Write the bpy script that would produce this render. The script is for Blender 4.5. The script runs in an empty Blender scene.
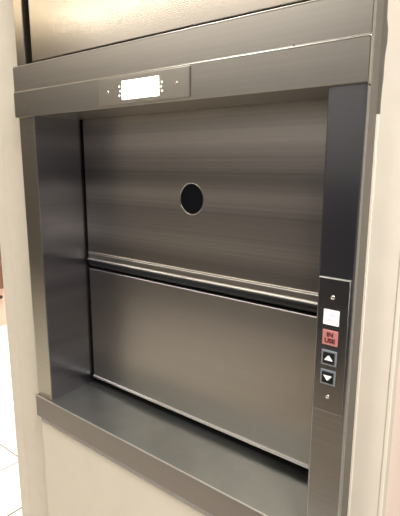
import bpy, bmesh, math, random
from mathutils import Vector, Matrix
random.seed(4)
SC = bpy.context.scene
COL = SC.collection

# ------------------------------------------------------------------ materials
def nodes_of(name):
    m = bpy.data.materials.new(name); m.use_nodes = True
    nt = m.node_tree
    return m, nt, nt.nodes['Principled BSDF']

def lin(c):
    return tuple(((v/255.0)/12.92 if v/255.0 <= 0.04045 else ((v/255.0+0.055)/1.055)**2.4) for v in c)

def steel(name, rgb, rough=0.3, aniso=0.6, grain='h', streak=0.10, bump=0.02, broad=0.5):
    """brushed stainless steel; UV u runs along x (or y), v runs along z"""
    m, nt, b = nodes_of(name)
    N, L = nt.nodes, nt.links
    b.inputs['Metallic'].default_value = 1.0
    uv = N.new('ShaderNodeUVMap'); uv.uv_map = 'UVMap'
    mp = N.new('ShaderNodeMapping')
    mp.inputs['Scale'].default_value = (0.35, 230, 1) if grain == 'h' else (230, 0.35, 1)
    L.new(uv.outputs['UV'], mp.inputs['Vector'])
    n1 = N.new('ShaderNodeTexNoise'); n1.inputs['Scale'].default_value = 1.0
    n1.inputs['Detail'].default_value = 0.5
    L.new(mp.outputs['Vector'], n1.inputs['Vector'])
    mp2 = N.new('ShaderNodeMapping')
    mp2.inputs['Scale'].default_value = (0.10, 17, 1) if grain == 'h' else (17, 0.10, 1)
    L.new(uv.outputs['UV'], mp2.inputs['Vector'])
    n2 = N.new('ShaderNodeTexNoise'); n2.inputs['Scale'].default_value = 1.0
    n2.inputs['Detail'].default_value = 1.5
    L.new(mp2.outputs['Vector'], n2.inputs['Vector'])
    mix = N.new('ShaderNodeMix'); mix.data_type = 'FLOAT'; mix.inputs[0].default_value = broad
    L.new(n1.outputs['Fac'], mix.inputs[2]); L.new(n2.outputs['Fac'], mix.inputs[3])
    r = N.new('ShaderNodeMapRange')
    r.inputs['From Min'].default_value = 0.3; r.inputs['From Max'].default_value = 0.7
    r.inputs['To Min'].default_value = 1 - streak; r.inputs['To Max'].default_value = 1 + streak
    L.new(mix.outputs[0], r.inputs['Value'])
    vm = N.new('ShaderNodeVectorMath'); vm.operation = 'SCALE'
    vm.inputs[0].default_value = lin(rgb)
    L.new(r.outputs[0], vm.inputs['Scale'])
    L.new(vm.outputs[0], b.inputs['Base Color'])
    b.inputs['Roughness'].default_value = rough
    b.inputs['Anisotropic'].default_value = aniso
    tg = N.new('ShaderNodeTangent'); tg.direction_type = 'UV_MAP'; tg.uv_map = 'UVMap'
    L.new(tg.outputs[0], b.inputs['Tangent'])
    if grain == 'v':
        b.inputs['Anisotropic Rotation'].default_value = 0.25
    return m

def plain(name, rgb, rough=0.5, metal=0.0, noise=0.06, scale=40, bump=0.0, spec=0.5):
    m, nt, b = nodes_of(name); N, L = nt.nodes, nt.links
    tc = N.new('ShaderNodeTexCoord')
    n = N.new('ShaderNodeTexNoise'); n.inputs['Scale'].default_value = scale; n.inputs['Detail'].default_value = 5
    L.new(tc.outputs['Object'], n.inputs['Vector'])
    r = N.new('ShaderNodeMapRange')
    r.inputs['From Min'].default_value = 0.3; r.inputs['From Max'].default_value = 0.7
    r.inputs['To Min'].default_value = 1-noise; r.inputs['To Max'].default_value = 1+noise
    L.new(n.outputs['Fac'], r.inputs['Value'])
    vm = N.new('ShaderNodeVectorMath'); vm.operation = 'SCALE'; vm.inputs[0].default_value = lin(rgb)
    L.new(r.outputs[0], vm.inputs['Scale']); L.new(vm.outputs[0], b.inputs['Base Color'])
    b.inputs['Roughness'].default_value = rough; b.inputs['Metallic'].default_value = metal
    b.inputs['Specular IOR Level'].default_value = spec
    if bump:
        bp = N.new('ShaderNodeBump'); bp.inputs['Strength'].default_value = bump; bp.inputs['Distance'].default_value = 0.004
        L.new(n.outputs['Fac'], bp.inputs['Height']); L.new(bp.outputs[0], b.inputs['Normal'])
    return m

def glow(name, rgb, strength, base=(240, 240, 235)):
    m, nt, b = nodes_of(name)
    b.inputs['Base Color'].default_value = (*lin(base), 1)
    b.inputs['Emission Color'].default_value = (*lin(rgb), 1)
    b.inputs['Emission Strength'].default_value = strength
    b.inputs['Roughness'].default_value = 0.3
    return m

def tiles(name, rgb, grout, size, ox, oy):
    m, nt, b = nodes_of(name); N, L = nt.nodes, nt.links
    tc = N.new('ShaderNodeTexCoord')
    mp = N.new('ShaderNodeMapping'); mp.inputs['Location'].default_value = (-ox, -oy, 0)
    L.new(tc.outputs['Object'], mp.inputs['Vector'])
    br = N.new('ShaderNodeTexBrick'); br.offset = 0.0; br.squash = 1.0
    br.inputs['Color1'].default_value = (*lin(rgb), 1); br.inputs['Color2'].default_value = (*lin([c-5 for c in rgb]), 1)
    br.inputs['Mortar'].default_value = (*lin(grout), 1)
    br.inputs['Scale'].default_value = 1.0; br.inputs['Mortar Size'].default_value = 0.005
    br.inputs['Mortar Smooth'].default_value = 0.3
    br.inputs['Brick Width'].default_value = size; br.inputs['Row Height'].default_value = size
    L.new(mp.outputs[0], br.inputs['Vector']); L.new(br.outputs['Color'], b.inputs['Base Color'])
    b.inputs['Roughness'].default_value = 0.28
    return m

M = dict(
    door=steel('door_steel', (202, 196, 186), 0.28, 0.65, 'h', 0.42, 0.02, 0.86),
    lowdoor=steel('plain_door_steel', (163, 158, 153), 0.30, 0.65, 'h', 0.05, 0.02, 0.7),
    frame=steel('frame_steel', (180, 175, 165), 0.30, 0.5, 'h', 0.05),
    apronsteel=steel('sill_front_steel', (132, 126, 122), 0.34, 0.5, 'h', 0.03),
    jamb=steel('jamb_steel', (152, 153, 154), 0.24, 0.4, 'h', 0.08),
    liner=steel('liner_steel', (150, 149, 155), 0.28, 0.6, 'h', 0.20, 0.02, 0.9),
    sill=plain('sill_steel', (132, 133, 128), 0.33, 0.9, 0.09, 14),
    plate=steel('plate_steel', (142, 140, 139), 0.26, 0.4, 'h', 0.04),
    dplate=steel('display_plate_steel', (185, 180, 168), 0.32, 0.4, 'h', 0.03),
    upper=steel('access_steel', (190, 182, 168), 0.20, 0.2, 'h', 0.03),
    edge=plain('highlight_steel_edge', (228, 226, 222), 0.30, 1.0, 0.0),  # paler than the sheet steel: edge strips carry the highlights in their colour
    rubber=plain('black_rubber', (15, 16, 21), 0.4, 0, 0.1, 60),
    dark=plain('gap_shade_black', (16, 16, 17), 0.8, 0, 0.2, 60),  # near-black standing in for shade behind the gaps
    glass=plain('dark_window_glass', (11, 14, 22), 0.3, 0, 0.15, 90, 0, 0.25),
    wall=plain('cream_wall_paint', (207, 198, 182), 0.6, 0, 0.025, 25, 0.06),
    guard=plain('corner_paint', (209, 200, 184), 0.55, 0, 0.02, 25, 0.03),
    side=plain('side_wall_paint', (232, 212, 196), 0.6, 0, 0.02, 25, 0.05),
    apron=plain('apron_paint', (207, 198, 181), 0.5, 0, 0.02, 20, 0.03),
    caulk=plain('bare_filler', (94, 89, 79), 0.8, 0, 0.06, 60, 0.1),
    room=plain('room_wall_paint', (190, 176, 158), 0.7, 0, 0.02, 8),
    panelling=plain('dark_panelling', (106, 105, 109), 0.6, 0, 0.1, 10),
    navy=plain('navy_reflection_tone', (26, 27, 48), 0.6, 0, 0.05, 10),  # only for the added block mirrored in the steel
    ceiling=plain('ceiling_paint', (226, 214, 192), 0.8, 0, 0.02, 8),
    floor=tiles('white_floor_tile', (236, 232, 222), (118, 108, 96), 0.305, -1.170, 0.563),
    screen=glow('lit_display', (255, 250, 238), 9.0),
    led=glow('lit_dot', (255, 246, 225), 1.6),
    lit=glow('lit_button_lens', (255, 250, 246), 0.95, (120, 118, 116)),
    faint=glow('faint_lens_print', (240, 234, 232), 0.66, (90, 88, 88)),
    red=glow('red_lens', (205, 110, 105), 0.07, (168, 112, 107)),
    redink=plain('dark_red_print', (86, 26, 30), 0.5),
    btnring=plain('button_ring_metal', (150, 158, 165), 0.35, 0.7, 0.03),
    btn=plain('black_button', (18, 17, 20), 0.35),
    arrow=plain('white_arrow_print', (250, 244, 236), 0.5, 0, 0.01),
    screwm=plain('screw_metal', (200, 196, 188), 0.22, 1.0, 0.03),
    pink=plain('pale_pink_laminate', (214, 176, 160), 0.5, 0, 0.04, 12),
    brown=plain('brown_wood', (112, 74, 56), 0.5, 0, 0.2, 14),
    seam=plain('dark_gap_strip', (62, 60, 58), 0.7, 0, 0.35, 160),  # dark speckled strip behind the gaps round the access panel
)

# ------------------------------------------------------------------ mesh helpers
def link_mesh(name, bm, mats, parent=None, loc=(0, 0, 0)):
    bm.normal_update()
    uvl = bm.loops.layers.uv.verify()
    for f in bm.faces:
        n = f.normal
        ax = max(range(3), key=lambda i: abs(n[i]))
        for lp in f.loops:
            c = lp.vert.co
            if ax == 1: lp[uvl].uv = (c.x, c.z)
            elif ax == 0: lp[uvl].uv = (c.y, c.z)
            else: lp[uvl].uv = (c.x, c.y)
    me = bpy.data.meshes.new(name); bm.to_mesh(me); bm.free()
    me.uv_layers[0].name = 'UVMap'
    for m in (mats if isinstance(mats, (list, tuple)) else [mats]): me.materials.append(m)
    o = bpy.data.objects.new(name, me); COL.objects.link(o)
    o.location = loc
    if parent is not None: o.parent = parent
    return o

def bx(bm, x0, x1, y0, y1, z0, z1, bev=0.0, mi=0, seg=2):
    vs = [bm.verts.new((x, y, z)) for x in (x0, x1) for y in (y0, y1) for z in (z0, z1)]
    idx = [(0, 1, 3, 2), (4, 6, 7, 5), (0, 4, 5, 1), (2, 3, 7, 6), (0, 2, 6, 4), (1, 5, 7, 3)]
    fs = [bm.faces.new([vs[i] for i in q]) for q in idx]
    bmesh.ops.recalc_face_normals(bm, faces=fs)
    for f in fs: f.material_index = mi
    if bev:
        es = list({e for f in fs for e in f.edges})
        r = bmesh.ops.bevel(bm, geom=es, offset=bev, segments=seg, affect='EDGES', profile=0.5, clamp_overlap=True)
        for f in r['faces']: f.material_index = mi
    return bm

def box(name, x0, x1, y0, y1, z0, z1, m, parent=None, bev=0.0, off=(0, 0, 0)):
    ox, oy, oz = off
    bm = bmesh.new(); bx(bm, x0-ox, x1-ox, y0-oy, y1-oy, z0-oz, z1-oz, bev)
    return link_mesh(name, bm, m, parent)

def disc(bm, cx, y0, y1, cz, r0, r1, n=40, mi=0):
    """short cylinder along y, front at y0 with radius r0, back at y1 with radius r1"""
    a = [bm.verts.new((cx+r0*math.cos(2*math.pi*i/n), y0, cz+r0*math.sin(2*math.pi*i/n))) for i in range(n)]
    b = [bm.verts.new((cx+r1*math.cos(2*math.pi*i/n), y1, cz+r1*math.sin(2*math.pi*i/n))) for i in range(n)]
    fs = [bm.faces.new(a), bm.faces.new(b[::-1])]
    for i in range(n):
        fs.append(bm.faces.new((a[i], b[i], b[(i+1) % n], a[(i+1) % n])))
    bmesh.ops.recalc_face_normals(bm, faces=fs)
    for f in fs: f.material_index = mi

def ring(bm, cx, cz, prof, n=48, mi=0):
    """closed lathe around y: prof = [(r, y), ...]"""
    rows = [[bm.verts.new((cx+r*math.cos(2*math.pi*i/n), y, cz+r*math.sin(2*math.pi*i/n))) for i in range(n)] for r, y in prof]
    fs = []
    k = len(rows)
    for j in range(k):
        A, B = rows[j], rows[(j+1) % k]
        for i in range(n):
            fs.append(bm.faces.new((A[i], B[i], B[(i+1) % n], A[(i+1) % n])))
    bmesh.ops.recalc_face_normals(bm, faces=fs)
    for f in fs: f.material_index = mi; f.smooth = True

def empty(name, loc, label, cat, group=None):
    o = bpy.data.objects.new(name, None); COL.objects.link(o)
    o.location = loc; o.empty_display_size = 0.05
    o['label'] = label; o['category'] = cat
    if group: o['group'] = group
    return o

def struct(o):
    o['kind'] = 'structure'
    return o

def lettering(name, text, size, x, y, z, m, parent, bold=0.0, depth=0.0003, sx=1.0):
    cu = bpy.data.curves.new(name, 'FONT'); cu.body = text; cu.size = size
    cu.align_x = 'CENTER'; cu.align_y = 'CENTER'; cu.extrude = depth; cu.offset = bold
    t = bpy.data.objects.new(name, cu); COL.objects.link(t)
    dg = bpy.context.evaluated_depsgraph_get()
    me = bpy.data.meshes.new_from_object(t.evaluated_get(dg))
    bpy.data.objects.remove(t); bpy.data.curves.remove(cu)
    me.transform(Matrix.Diagonal((sx, 1, 1, 1)))
    me.transform(Matrix.Rotation(math.pi/2, 4, 'X'))
    me.transform(Matrix.Translation((x, y, z)))
    me.name = name
    me.materials.clear(); me.materials.append(m)
    o = bpy.data.objects.new(name, me); COL.objects.link(o)
    o.parent = parent
    return o

# ------------------------------------------------------------------ dimensions (metres; y = 0 is the face of the jambs)
XL, XR = -0.051, 0.6565        # outer edges of the frame
W = 0.610                      # clear opening
ZF, ZC = -0.95, 1.85           # floor, ceiling
YW = 0.0376                    # wall face behind the frame
YD = 0.1137                    # face of the doors
PL, PR, PB = -0.2351, 0.7004, 0.80   # pier left, right and back
DX, DZ = 0.305, 0.0            # base of the dumbwaiter

# ------------------------------------------------------------------ the setting
struct(box('floor', -6.0, 3.2, -3.4, 3.4, ZF-0.05, ZF, M['floor']))
struct(box('ceiling', -6.0, 3.2, -3.4, 3.4, ZC, ZC+0.05, M['ceiling']))
struct(box('wall_back', -6.0, 3.2, 3.4, 3.5, ZF, ZC, M['panelling']))
struct(box('wall_left', -6.1, -6.0, -3.4, 3.4, ZF, ZC, M['room']))
struct(box('wall_right', 3.2, 3.3, -3.4, 3.4, ZF, ZC, M['panelling']))
struct(box('wall_front', -6.0, 3.2, -2.75, -2.65, ZF, ZC, M['panelling']))
bm = bmesh.new(); bx(bm, -0.04, 1.25, -1.40, -1.10, ZF, -0.30); bx(bm, -0.04, 1.25, -1.40, -1.10, -0.30, 0.45, mi=1)  # added unseen block, navy over tan, shapes reflections in jamb and liner
struct(link_mesh('reflection_block', bm, [M['room'], M['navy']]))

# the pier the dumbwaiter is built into: front with a rectangular hole, sides, back
bm = bmesh.new()
OX0, OX1, OZ0, OZ1 = -0.030, 0.637, -0.04, 1.15
y0, y1 = YW, YW+0.02
bx(bm, PL, OX0, y0, y1, ZF, ZC, 0)
bx(bm, OX1, PR, y0, y1, ZF, ZC, 0)
bx(bm, OX0, OX1, y0, y1, ZF, OZ0, 0)
bx(bm, OX0, OX1, y0, y1, OZ1, ZC, 0)
bx(bm, PL, PL+0.02, y1, PB, ZF, ZC, 0)
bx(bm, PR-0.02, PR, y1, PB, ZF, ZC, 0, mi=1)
bx(bm, PL+0.02, PR-0.02, PB-0.02, PB, ZF, ZC, 0)
struct(link_mesh('wall_pier', bm, [M['wall'], M['side']]))
# painted corner bead on the left corner
bm = bmesh.new(); bx(bm, PL-0.0004, PL+0.040, YW-0.0006, YW, ZF, ZC, 0.0003)
struct(link_mesh('trim_2', bm, M['guard']))
# corner bead, right corner
bm = bmesh.new(); bx(bm, PR-0.004, PR+0.0015, YW-0.0015, YW+0.010, ZF, ZC, 0.0012)
struct(link_mesh('trim_3', bm, M['guard']))
# painted apron below the sill
struct(box('trim_4', XL+0.001, XR-0.001, 0.003, YW, ZF, -0.066, M['apron'], None, 0.002))
# bare filler beside the upper right of the frame, with its ragged edge
bm = bmesh.new()
zs = [0.5722+i*(1.10-0.5722)/40 for i in range(41)]
def edge_x(z):
    base = 0.6596 if z < 0.60 else (0.6604 if z < 0.64 else (0.6612 if z < 0.675 else 0.6592))
    return base + random.uniform(-0.0004, 0.0004)
fr, bk = [], []
for z in zs:
    xe = edge_x(z)
    fr.append((bm.verts.new((XR-0.001, YW-0.0012, z)), bm.verts.new((xe, YW-0.0012, z))))
    bk.append((bm.verts.new((XR-0.001, YW, z)), bm.verts.new((xe+0.0006, YW, z))))
for i in range(40):
    bm.faces.new((fr[i][0], fr[i][1], fr[i+1][1], fr[i+1][0]))
    bm.faces.new((fr[i][1], bk[i][1], bk[i+1][1], fr[i+1][1]))
bm.faces.new((fr[0][0], bk[0][0], bk[0][1], fr[0][1]))
bmesh.ops.recalc_face_normals(bm, faces=bm.faces[:])
struct(link_mesh('trim_5', bm, M['caulk']))
# rough paint edge along the frame below it
bm = bmesh.new()
rows = []
for i in range(161):
    z = -0.30 + i*(0.5722+0.30)/160
    w = 0.0016 + random.uniform(-0.0005, 0.0006)*(1 if z > 0.2 else 0.35)
    rows.append((bm.verts.new((XR-0.001, YW-0.0010, z)), bm.verts.new((XR+w, YW-0.0010, z)), bm.verts.new((XR+w+0.0008, YW, z))))
for a, b in zip(rows, rows[1:]):
    bm.faces.new((a[0], a[1], b[1], b[0])); bm.faces.new((a[1], a[2], b[2], b[1]))
bmesh.ops.recalc_face_normals(bm, faces=bm.faces[:])
struct(link_mesh('trim_6', bm, M['guard']))

# ------------------------------------------------------------------ the dumbwaiter
dw = empty('dumbwaiter', (DX, 0, DZ), 'large brushed stainless steel dumbwaiter with closed doors set into a cream wall', 'dumbwaiter')
OFF = (DX, 0, DZ)
def part(name, bm, m, parent=dw, label=None):
    for v in bm.verts: v.co -= Vector(OFF)
    o = link_mesh(name, bm, m, None)
    o.parent = parent
    if label: o['label'] = label
    return o
def P(name, x0, x1, y0, y1, z0, z1, m, parent=dw, bev=0.0006, label=None):
    bm = bmesh.new(); bx(bm, x0, x1, y0, y1, z0, z1, bev)
    return part(name, bm, m, parent, label)

# jambs: face, return to the wall, and the liner of the opening
bm = bmesh.new(); bx(bm, XL, 0.0, 0.0, 0.003, -0.004, 0.604, 0.0008); bx(bm, XL, XL+0.003, 0.001, YW+0.004, -0.004, 0.604, 0.0004)
lj = part('jamb', bm, M['frame'], dw, 'narrow left jamb of the steel frame')
bm = bmesh.new(); bx(bm, W, XR, 0.0, 0.012, -0.30, 0.604, 0.0022, 0, 3); bx(bm, XR-0.004, XR, 0.001, 0.012, 0.60, 1.16, 0.0004)
rj = part('jamb', bm, M['jamb'], dw, 'wide right jamb carrying the call buttons')
P('jamb_return', XR-0.004, XR-0.0006, 0.012, YW+0.004, -0.30, 1.16, M['caulk'], rj, 0.0003, 'dull tan strip between jamb and wall')
P('jamb_liner', -0.012, -0.0002, 0.0028, YD+0.014, -0.004, 0.62, M['liner'], dw, 0.0005, 'side lining of the recess, left of the doors')
P('jamb_liner', W+0.0002, W+0.012, 0.0125, YD+0.014, -0.004, 0.62, M['liner'], dw, 0.0005)
# sill: flat ledge, rolled front with added highlight strip, recessed lower lip
sl = P('sill', XL, XR, -0.006, YD-0.001, -0.050, 0.0, M['sill'], dw, 0.0014, 'grey steel ledge under the doors')
P('sill_apron', XL, XR, -0.0072, -0.0060, -0.051, -0.0012, M['apronsteel'], sl, 0.0004, 'smooth front face of the ledge')
P('highlight_strip', XL, XR, -0.0078, -0.0050, -0.0014, 0.0004, M['edge'], sl, 0.0008, 'added highlight strip on the front edge of the ledge')
P('sill_lip', XL+0.003, XR-0.003, 0.001, 0.02, -0.068, -0.050, M['plate'], sl, 0.001)
# header: two strips, the lower one proud of the upper one
h1 = P('header_strip', XL-0.0015, XR+0.0030, -0.0075, 0.0, 0.6025, 0.6503, M['frame'], dw, 0.0010, 'lower header strip with the lit display')
P('header_soffit', XL, XR-0.005, 0.0, YD-0.004, 0.6040, 0.6500, M['frame'], h1, 0.0004)
P('highlight_strip', XL-0.0015, XR+0.0030, -0.0082, -0.0045, 0.6497, 0.6514, M['edge'], h1, 0.0008, 'added highlight strip on the folded top edge')
h2 = P('header_strip', XL-0.0040, XR+0.0022, -0.0040, 0.0, 0.6526, 0.6980, M['frame'], dw, 0.0010, 'upper plain header strip')
P('header_return', XL, XR-0.005, 0.0, 0.060, 0.6505, 0.6985, M['frame'], h2, 0.0004)
P('highlight_strip', XL-0.0040, XR+0.0022, -0.0047, -0.0010, 0.6974, 0.6992, M['edge'], h2, 0.0008, 'added highlight strip on the folded top edge')
for xx, zz in ((-0.012, 0.6215), (0.565, 0.6533)):
    bm = bmesh.new(); disc(bm, xx, -0.0082 if zz < 0.65 else -0.0050, -0.004, zz, 0.0010, 0.0014, 16)
    part('rivet', bm, M['screwm'] if zz < 0.65 else M['rubber'])
# upper access panel between stiles, dark gaps round it
P('stile', XL, -0.0225, 0.004, 0.060, 0.6990, 1.16, M['upper'], dw, 0.0010)
P('stile', 0.640, XR-0.005, 0.004, 0.060, 0.6990, 1.16, M['upper'], dw, 0.0010)
P('gap_strip', -0.0225, 0.640, 0.030, 0.040, 0.6990, 1.16, M['seam'], dw, 0.0, 'dark gap round the upper panel')
P('access_panel', -0.0110, 0.632, 0.012, 0.026, 0.7070, 1.15, M['upper'], dw, 0.0012, 'plain steel panel above the header')

# upper door with the round window: face with a real hole
HX, HZ, HR = 0.3075, 0.4504, 0.0282
def holed(bm, x0, x1, z0, z1, y0, y1, cx, cz, r, n=64):
    def rim(a):
        dx, dz = math.cos(a), math.sin(a); t = 1e9
        if dx > 1e-9: t = min(t, (x1-cx)/dx)
        if dx < -1e-9: t = min(t, (x0-cx)/dx)
        if dz > 1e-9: t = min(t, (z1-cz)/dz)
        if dz < -1e-9: t = min(t, (z0-cz)/dz)
        return cx+dx*t, cz+dz*t
    angs = sorted([2*math.pi*i/n for i in range(n)] + [math.atan2(z-cz, x-cx) % (2*math.pi) for x in (x0, x1) for z in (z0, z1)])
    A = [bm.verts.new((cx+r*math.cos(a), y0, cz+r*math.sin(a))) for a in angs]
    B = [bm.verts.new((rim(a)[0], y0, rim(a)[1])) for a in angs]
    C = [bm.verts.new((cx+r*math.cos(a), y1, cz+r*math.sin(a))) for a in angs]
    D = [bm.verts.new((rim(a)[0], y1, rim(a)[1])) for a in angs]
    k = len(angs)
    for i in range(k):
        j = (i+1) % k
        for q in ((A[i], A[j], B[j], B[i]), (C[i], D[i], D[j], C[j]), (A[i], C[i], C[j], A[j]), (B[i], B[j], D[j], D[i])):
            bm.faces.new(q)
    bmesh.ops.recalc_face_normals(bm, faces=bm.faces[:])
DL, DR = 0.0070, W-0.0070
bm = bmesh.new(); holed(bm, DL, DR, 0.3185, 0.640, YD, YD+0.012, HX, HZ, HR)
ud = part('door_panel', bm, M['door'], dw, 'upper door panel with a round black window')
bm = bmesh.new(); ring(bm, HX, HZ, [(HR-0.0008, YD-0.0005), (HR+0.0006, YD-0.0005), (HR+0.0010, YD+0.0002), (HR-0.0008, YD+0.006)])
part('window_rim', bm, M['frame'], ud)
bm = bmesh.new(); disc(bm, HX, YD+0.0025, YD+0.006, HZ, HR, HR, 48)
part('window_glass', bm, M['glass'], ud, 'round black window')
# lip at the foot of the upper door
bm = bmesh.new()
bx(bm, DL, DR, YD-0.0030, YD+0.012, 0.3165, 0.3190, 0.0008)
bx(bm, DL, DR, YD-0.0012, YD+0.012, 0.3035, 0.3165, 0.0004)
part('door_lip', bm, M['door'], ud)
bm = bmesh.new()
bx(bm, DL, DR, YD-0.0050, YD+0.012, 0.3010, 0.3040, 0.0010)
bx(bm, DL, DR, YD-0.0026, YD+0.010, 0.3145, 0.3160, 0.0006)
part('highlight_strip', bm, M['edge'], ud, 'added highlight line at the foot of the upper door')
bm = bmesh.new()
bx(bm, DL, DR, YD-0.0030, YD+0.012, 0.2885, 0.3010, 0.0030)
bx(bm, DL, DR, YD+0.0010, YD+0.012, 0.2862, 0.2885, 0.0006)
part('rubber_seal', bm, M['rubber'], ud, 'black rubber seal between the doors')
# lower door
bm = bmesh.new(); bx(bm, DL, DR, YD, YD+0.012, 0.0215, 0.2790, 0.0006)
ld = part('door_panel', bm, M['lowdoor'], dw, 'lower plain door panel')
bm = bmesh.new(); bx(bm, DL, DR, YD-0.0012, YD+0.012, 0.2785, 0.2808, 0.0008)
part('highlight_strip', bm, M['edge'], ld)
bm = bmesh.new(); bx(bm, DL, DR, YD-0.0035, YD+0.012, 0.0165, 0.0215, 0.0014)
part('highlight_strip', bm, M['edge'], ld)
# added near-black backing, its colour gives the gaps their shade
bm = bmesh.new()
bx(bm, -0.012, W+0.012, YD+0.020, YD+0.026, -0.05, 1.14)
bx(bm, -0.012, W+0.012, YD-0.001, YD+0.020, -0.05, -0.0005)
part('gap_shade_backing', bm, M['dark'])

# ------------------------------------------------------------------ call panel on the right jamb
CX, CZ = 0.6325, 0.285
cp = empty('call_panel', (CX, 0, CZ), 'narrow steel call panel with white and red lenses above two arrow buttons on right jamb', 'control panel')
OFF = (CX, 0, CZ)
YP = -0.0022
P('faceplate', 0.6122, 0.6530, YP, 0.0, 0.1955, 0.3745, M['plate'], cp, 0.0008)
P('plate_edge', 0.6122, 0.6530, YP-0.0002, -0.0004, 0.3742, 0.3752, M['edge'], cp, 0.0003, 'bright top edge')
def screw(x, z, yb, parent):
    bm = bmesh.new()
    ring(bm, x, z, [(0.0007, yb-0.0012), (0.0018, yb-0.0016), (0.0028, yb-0.0006), (0.0030, yb), (0.0007, yb)], 24)
    disc(bm, x, yb-0.0007, yb, z, 0.0010, 0.0010, 16, 1)
    part('screw', bm, [M['screwm'], M['rubber']], parent)
screw(0.6315, 0.3505, YP, cp); screw(0.6322, 0.2172, YP, cp)
def lens(z, m, label):
    bm = bmesh.new(); bx(bm, 0.6212, 0.6418, YP-0.0016, YP, z-0.0100, z+0.0100, 0.0010)
    o = part('indicator_lens', bm, m, cp, label)
    return o
def sub_text(txt, size, z, m, parent, bold, sx=1.0, y=YP-0.0016):
    o = lettering('lettering', txt, size, 0.6315-CX, y, z-CZ, m, parent, bold, 0.0002, sx)
    return o
l1 = lens(0.3246, M['lit'], 'lit white square lens')
sub_text('CAR', 0.0058, 0.3278, M['faint'], l1, 0.0001, 1.0)
sub_text('HERE', 0.0062, 0.3210, M['faint'], l1, 0.0001, 1.0)
l2 = lens(0.2978, M['red'], 'reddish square lens reading IN USE')
sub_text('IN', 0.0076, 0.3018, M['redink'], l2, 0.0004, 1.15)
sub_text('USE', 0.0080, 0.2938, M['redink'], l2, 0.0004, 1.05)
def button(z, up):
    bm = bmesh.new(); bx(bm, 0.6215, 0.6420, YP-0.0020, YP, z-0.0100, z+0.0100, 0.0008)
    o = part('push_button', bm, M['btnring'], cp, 'black push button with a white %s arrow' % ('up' if up else 'down'))
    bm = bmesh.new(); bx(bm, 0.62395, 0.63955, YP-0.0026, YP-0.0018, z-0.0076, z+0.0076, 0.0005)
    part('button_cap', bm, M['btn'], o)
    bm = bmesh.new()
    s = 1 if up else -1
    pts = [(-0.0056, -0.0029*s), (0.0056, -0.0029*s), (0.0010, 0.0033*s), (-0.0010, 0.0033*s)]
    f = [bm.verts.new((0.63175+a, YP-0.0030, z+b)) for a, b in pts]
    g = [bm.verts.new((0.63175+a, YP-0.0024, z+b)) for a, b in pts]
    bm.faces.new(f); bm.faces.new(g[::-1])
    for i in range(4): bm.faces.new((f[i], g[i], g[(i+1) % 4], f[(i+1) % 4]))
    bmesh.ops.recalc_face_normals(bm, faces=bm.faces[:])
    part('arrow', bm, M['arrow'], o)
button(0.2708, True); button(0.2443, False)

# ------------------------------------------------------------------ display panel on the header
CX2, CZ2 = 0.3090, 0.6275
YH = -0.0075
dp = empty('display_panel', (CX2, YH, CZ2), 'wide steel indicator plate with glowing white display on header above the doors', 'display panel')
OFF = (CX2, YH, CZ2)
YQ = YH-0.0024
P('faceplate', 0.2098, 0.4063, YQ, YH, 0.6068, 0.6488, M['dplate'], dp, 0.0009)
P('screen', 0.2675, 0.3470, YQ-0.0008, YQ, 0.6130, 0.6408, M['screen'], dp, 0.0004, 'glowing white display window')
for x, z in ((0.2608, 0.6333), (0.2630, 0.6262), (0.2605, 0.6196), (0.3535, 0.6316), (0.3518, 0.6256), (0.3537, 0.6191)):
    bm = bmesh.new(); disc(bm, x, YQ-0.0006, YQ, z, 0.0013, 0.0016, 16)
    part('lamp_dot', bm, M['led'], dp)
screw(0.2333, 0.6268, YQ, dp); screw(0.3823, 0.6272, YQ, dp)

# ------------------------------------------------------------------ cabinet far behind, left of the pier
cb = empty('cabinet', (-3.45, 1.75, ZF), 'low pink fronted cabinet with brown upper part far behind wall at left edge', 'cabinet')
OFF = (-3.45, 1.75, ZF)
P('body', -4.10, -3.12, 1.30, 2.15, ZF+0.0, -0.60, M['pink'], cb, 0.004)
P('top_rail', -4.12, -3.10, 1.28, 2.17, -0.60, -0.36, M['brown'], cb, 0.006, 'brown upper part')
bm = bmesh.new()
bmesh.ops.create_icosphere(bm, subdivisions=2, radius=0.018)
for v in bm.verts: v.co += Vector((-3.10, 1.545, -0.672))
part('knob', bm, M['rubber'], cb, 'small dark knob')

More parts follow.
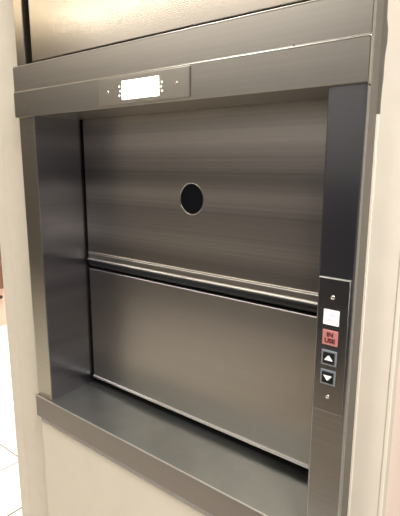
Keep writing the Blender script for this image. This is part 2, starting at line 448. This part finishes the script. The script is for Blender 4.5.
# ------------------------------------------------------------------ light
def area(name, loc, size, power, color, target=None, sy=None):
    l = bpy.data.lights.new(name, 'AREA'); l.energy = power; l.color = color
    l.shape = 'RECTANGLE'; l.size = size; l.size_y = sy or size
    o = bpy.data.objects.new(name, l); COL.objects.link(o); o.location = loc
    if target is not None:
        o.rotation_euler = (Vector(target)-Vector(loc)).to_track_quat('-Z', 'Y').to_euler()
    return o
WARM = (1.0, 0.92, 0.82)
area('ceiling_lamp_main', (-0.4, -1.3, ZC-0.03), 0.5, 24, (1.0, 0.975, 0.93), None, 1.4)
area('ceiling_lamp_right', (1.5, -0.7, ZC-0.03), 0.6, 80, (1.0, 0.975, 0.965), None, 0.6)
hall = area('ceiling_lamp_hall', (-2.0, 1.3, ZC-0.03), 1.0, 62, (1.0, 0.97, 0.90), None, 1.0)
hall.data.spread = math.radians(80)
area('upper_wall_fill', (-1.8, -2.35, ZC-0.03), 2.6, 44, (1.0, 0.96, 0.90), (-1.8, -2.65, 0.8), 0.15)  # added fill, brightens the upper wall mirrored in the doors
area('right_wall_fill', (1.65, -1.7, 0.0), 0.4, 9, (1.0, 0.92, 0.84), (0.75, 0.05, 0.0), 0.4)  # assumed warm fill for the wall right of the frame
area('ceiling_fill', (-3.2, -1.8, 1.2), 1.0, 18, (1.0, 0.94, 0.84), (-3.2, -1.8, 3.0), 1.0)  # added upward fill, brightens the ceiling mirrored in the access panel

w = bpy.data.worlds.new('World'); SC.world = w; w.use_nodes = True
w.node_tree.nodes['Background'].inputs[0].default_value = (1.0, 0.95, 0.88, 1)
w.node_tree.nodes['Background'].inputs[1].default_value = 0.3

# ------------------------------------------------------------------ camera
yaw, pitch, roll, F = 0.67287, -0.19871, 0.00212, 473.76
fw = Vector((-math.sin(yaw)*math.cos(pitch), math.cos(yaw)*math.cos(pitch), math.sin(pitch)))
rt = Vector((math.cos(yaw), math.sin(yaw), 0)); up = rt.cross(fw)
r2 = rt*math.cos(roll)+up*math.sin(roll); u2 = -rt*math.sin(roll)+up*math.cos(roll)
mat = Matrix((r2, u2, -fw)).transposed().to_4x4(); mat.translation = Vector((0.85664, -0.55009, 0.51504))
cd = bpy.data.cameras.new('camera'); cam = bpy.data.objects.new('camera', cd); COL.objects.link(cam)
cam.matrix_world = mat
cd.sensor_fit = 'VERTICAL'; cd.sensor_height = 36.0; cd.lens = F/516*36.0
cd.clip_start = 0.02
SC.camera = cam
vs = SC.view_settings
vs.view_transform = 'Standard'; vs.look = 'None'; vs.gamma = 1.0; vs.use_curve_mapping = False
vs.exposure = 0.12
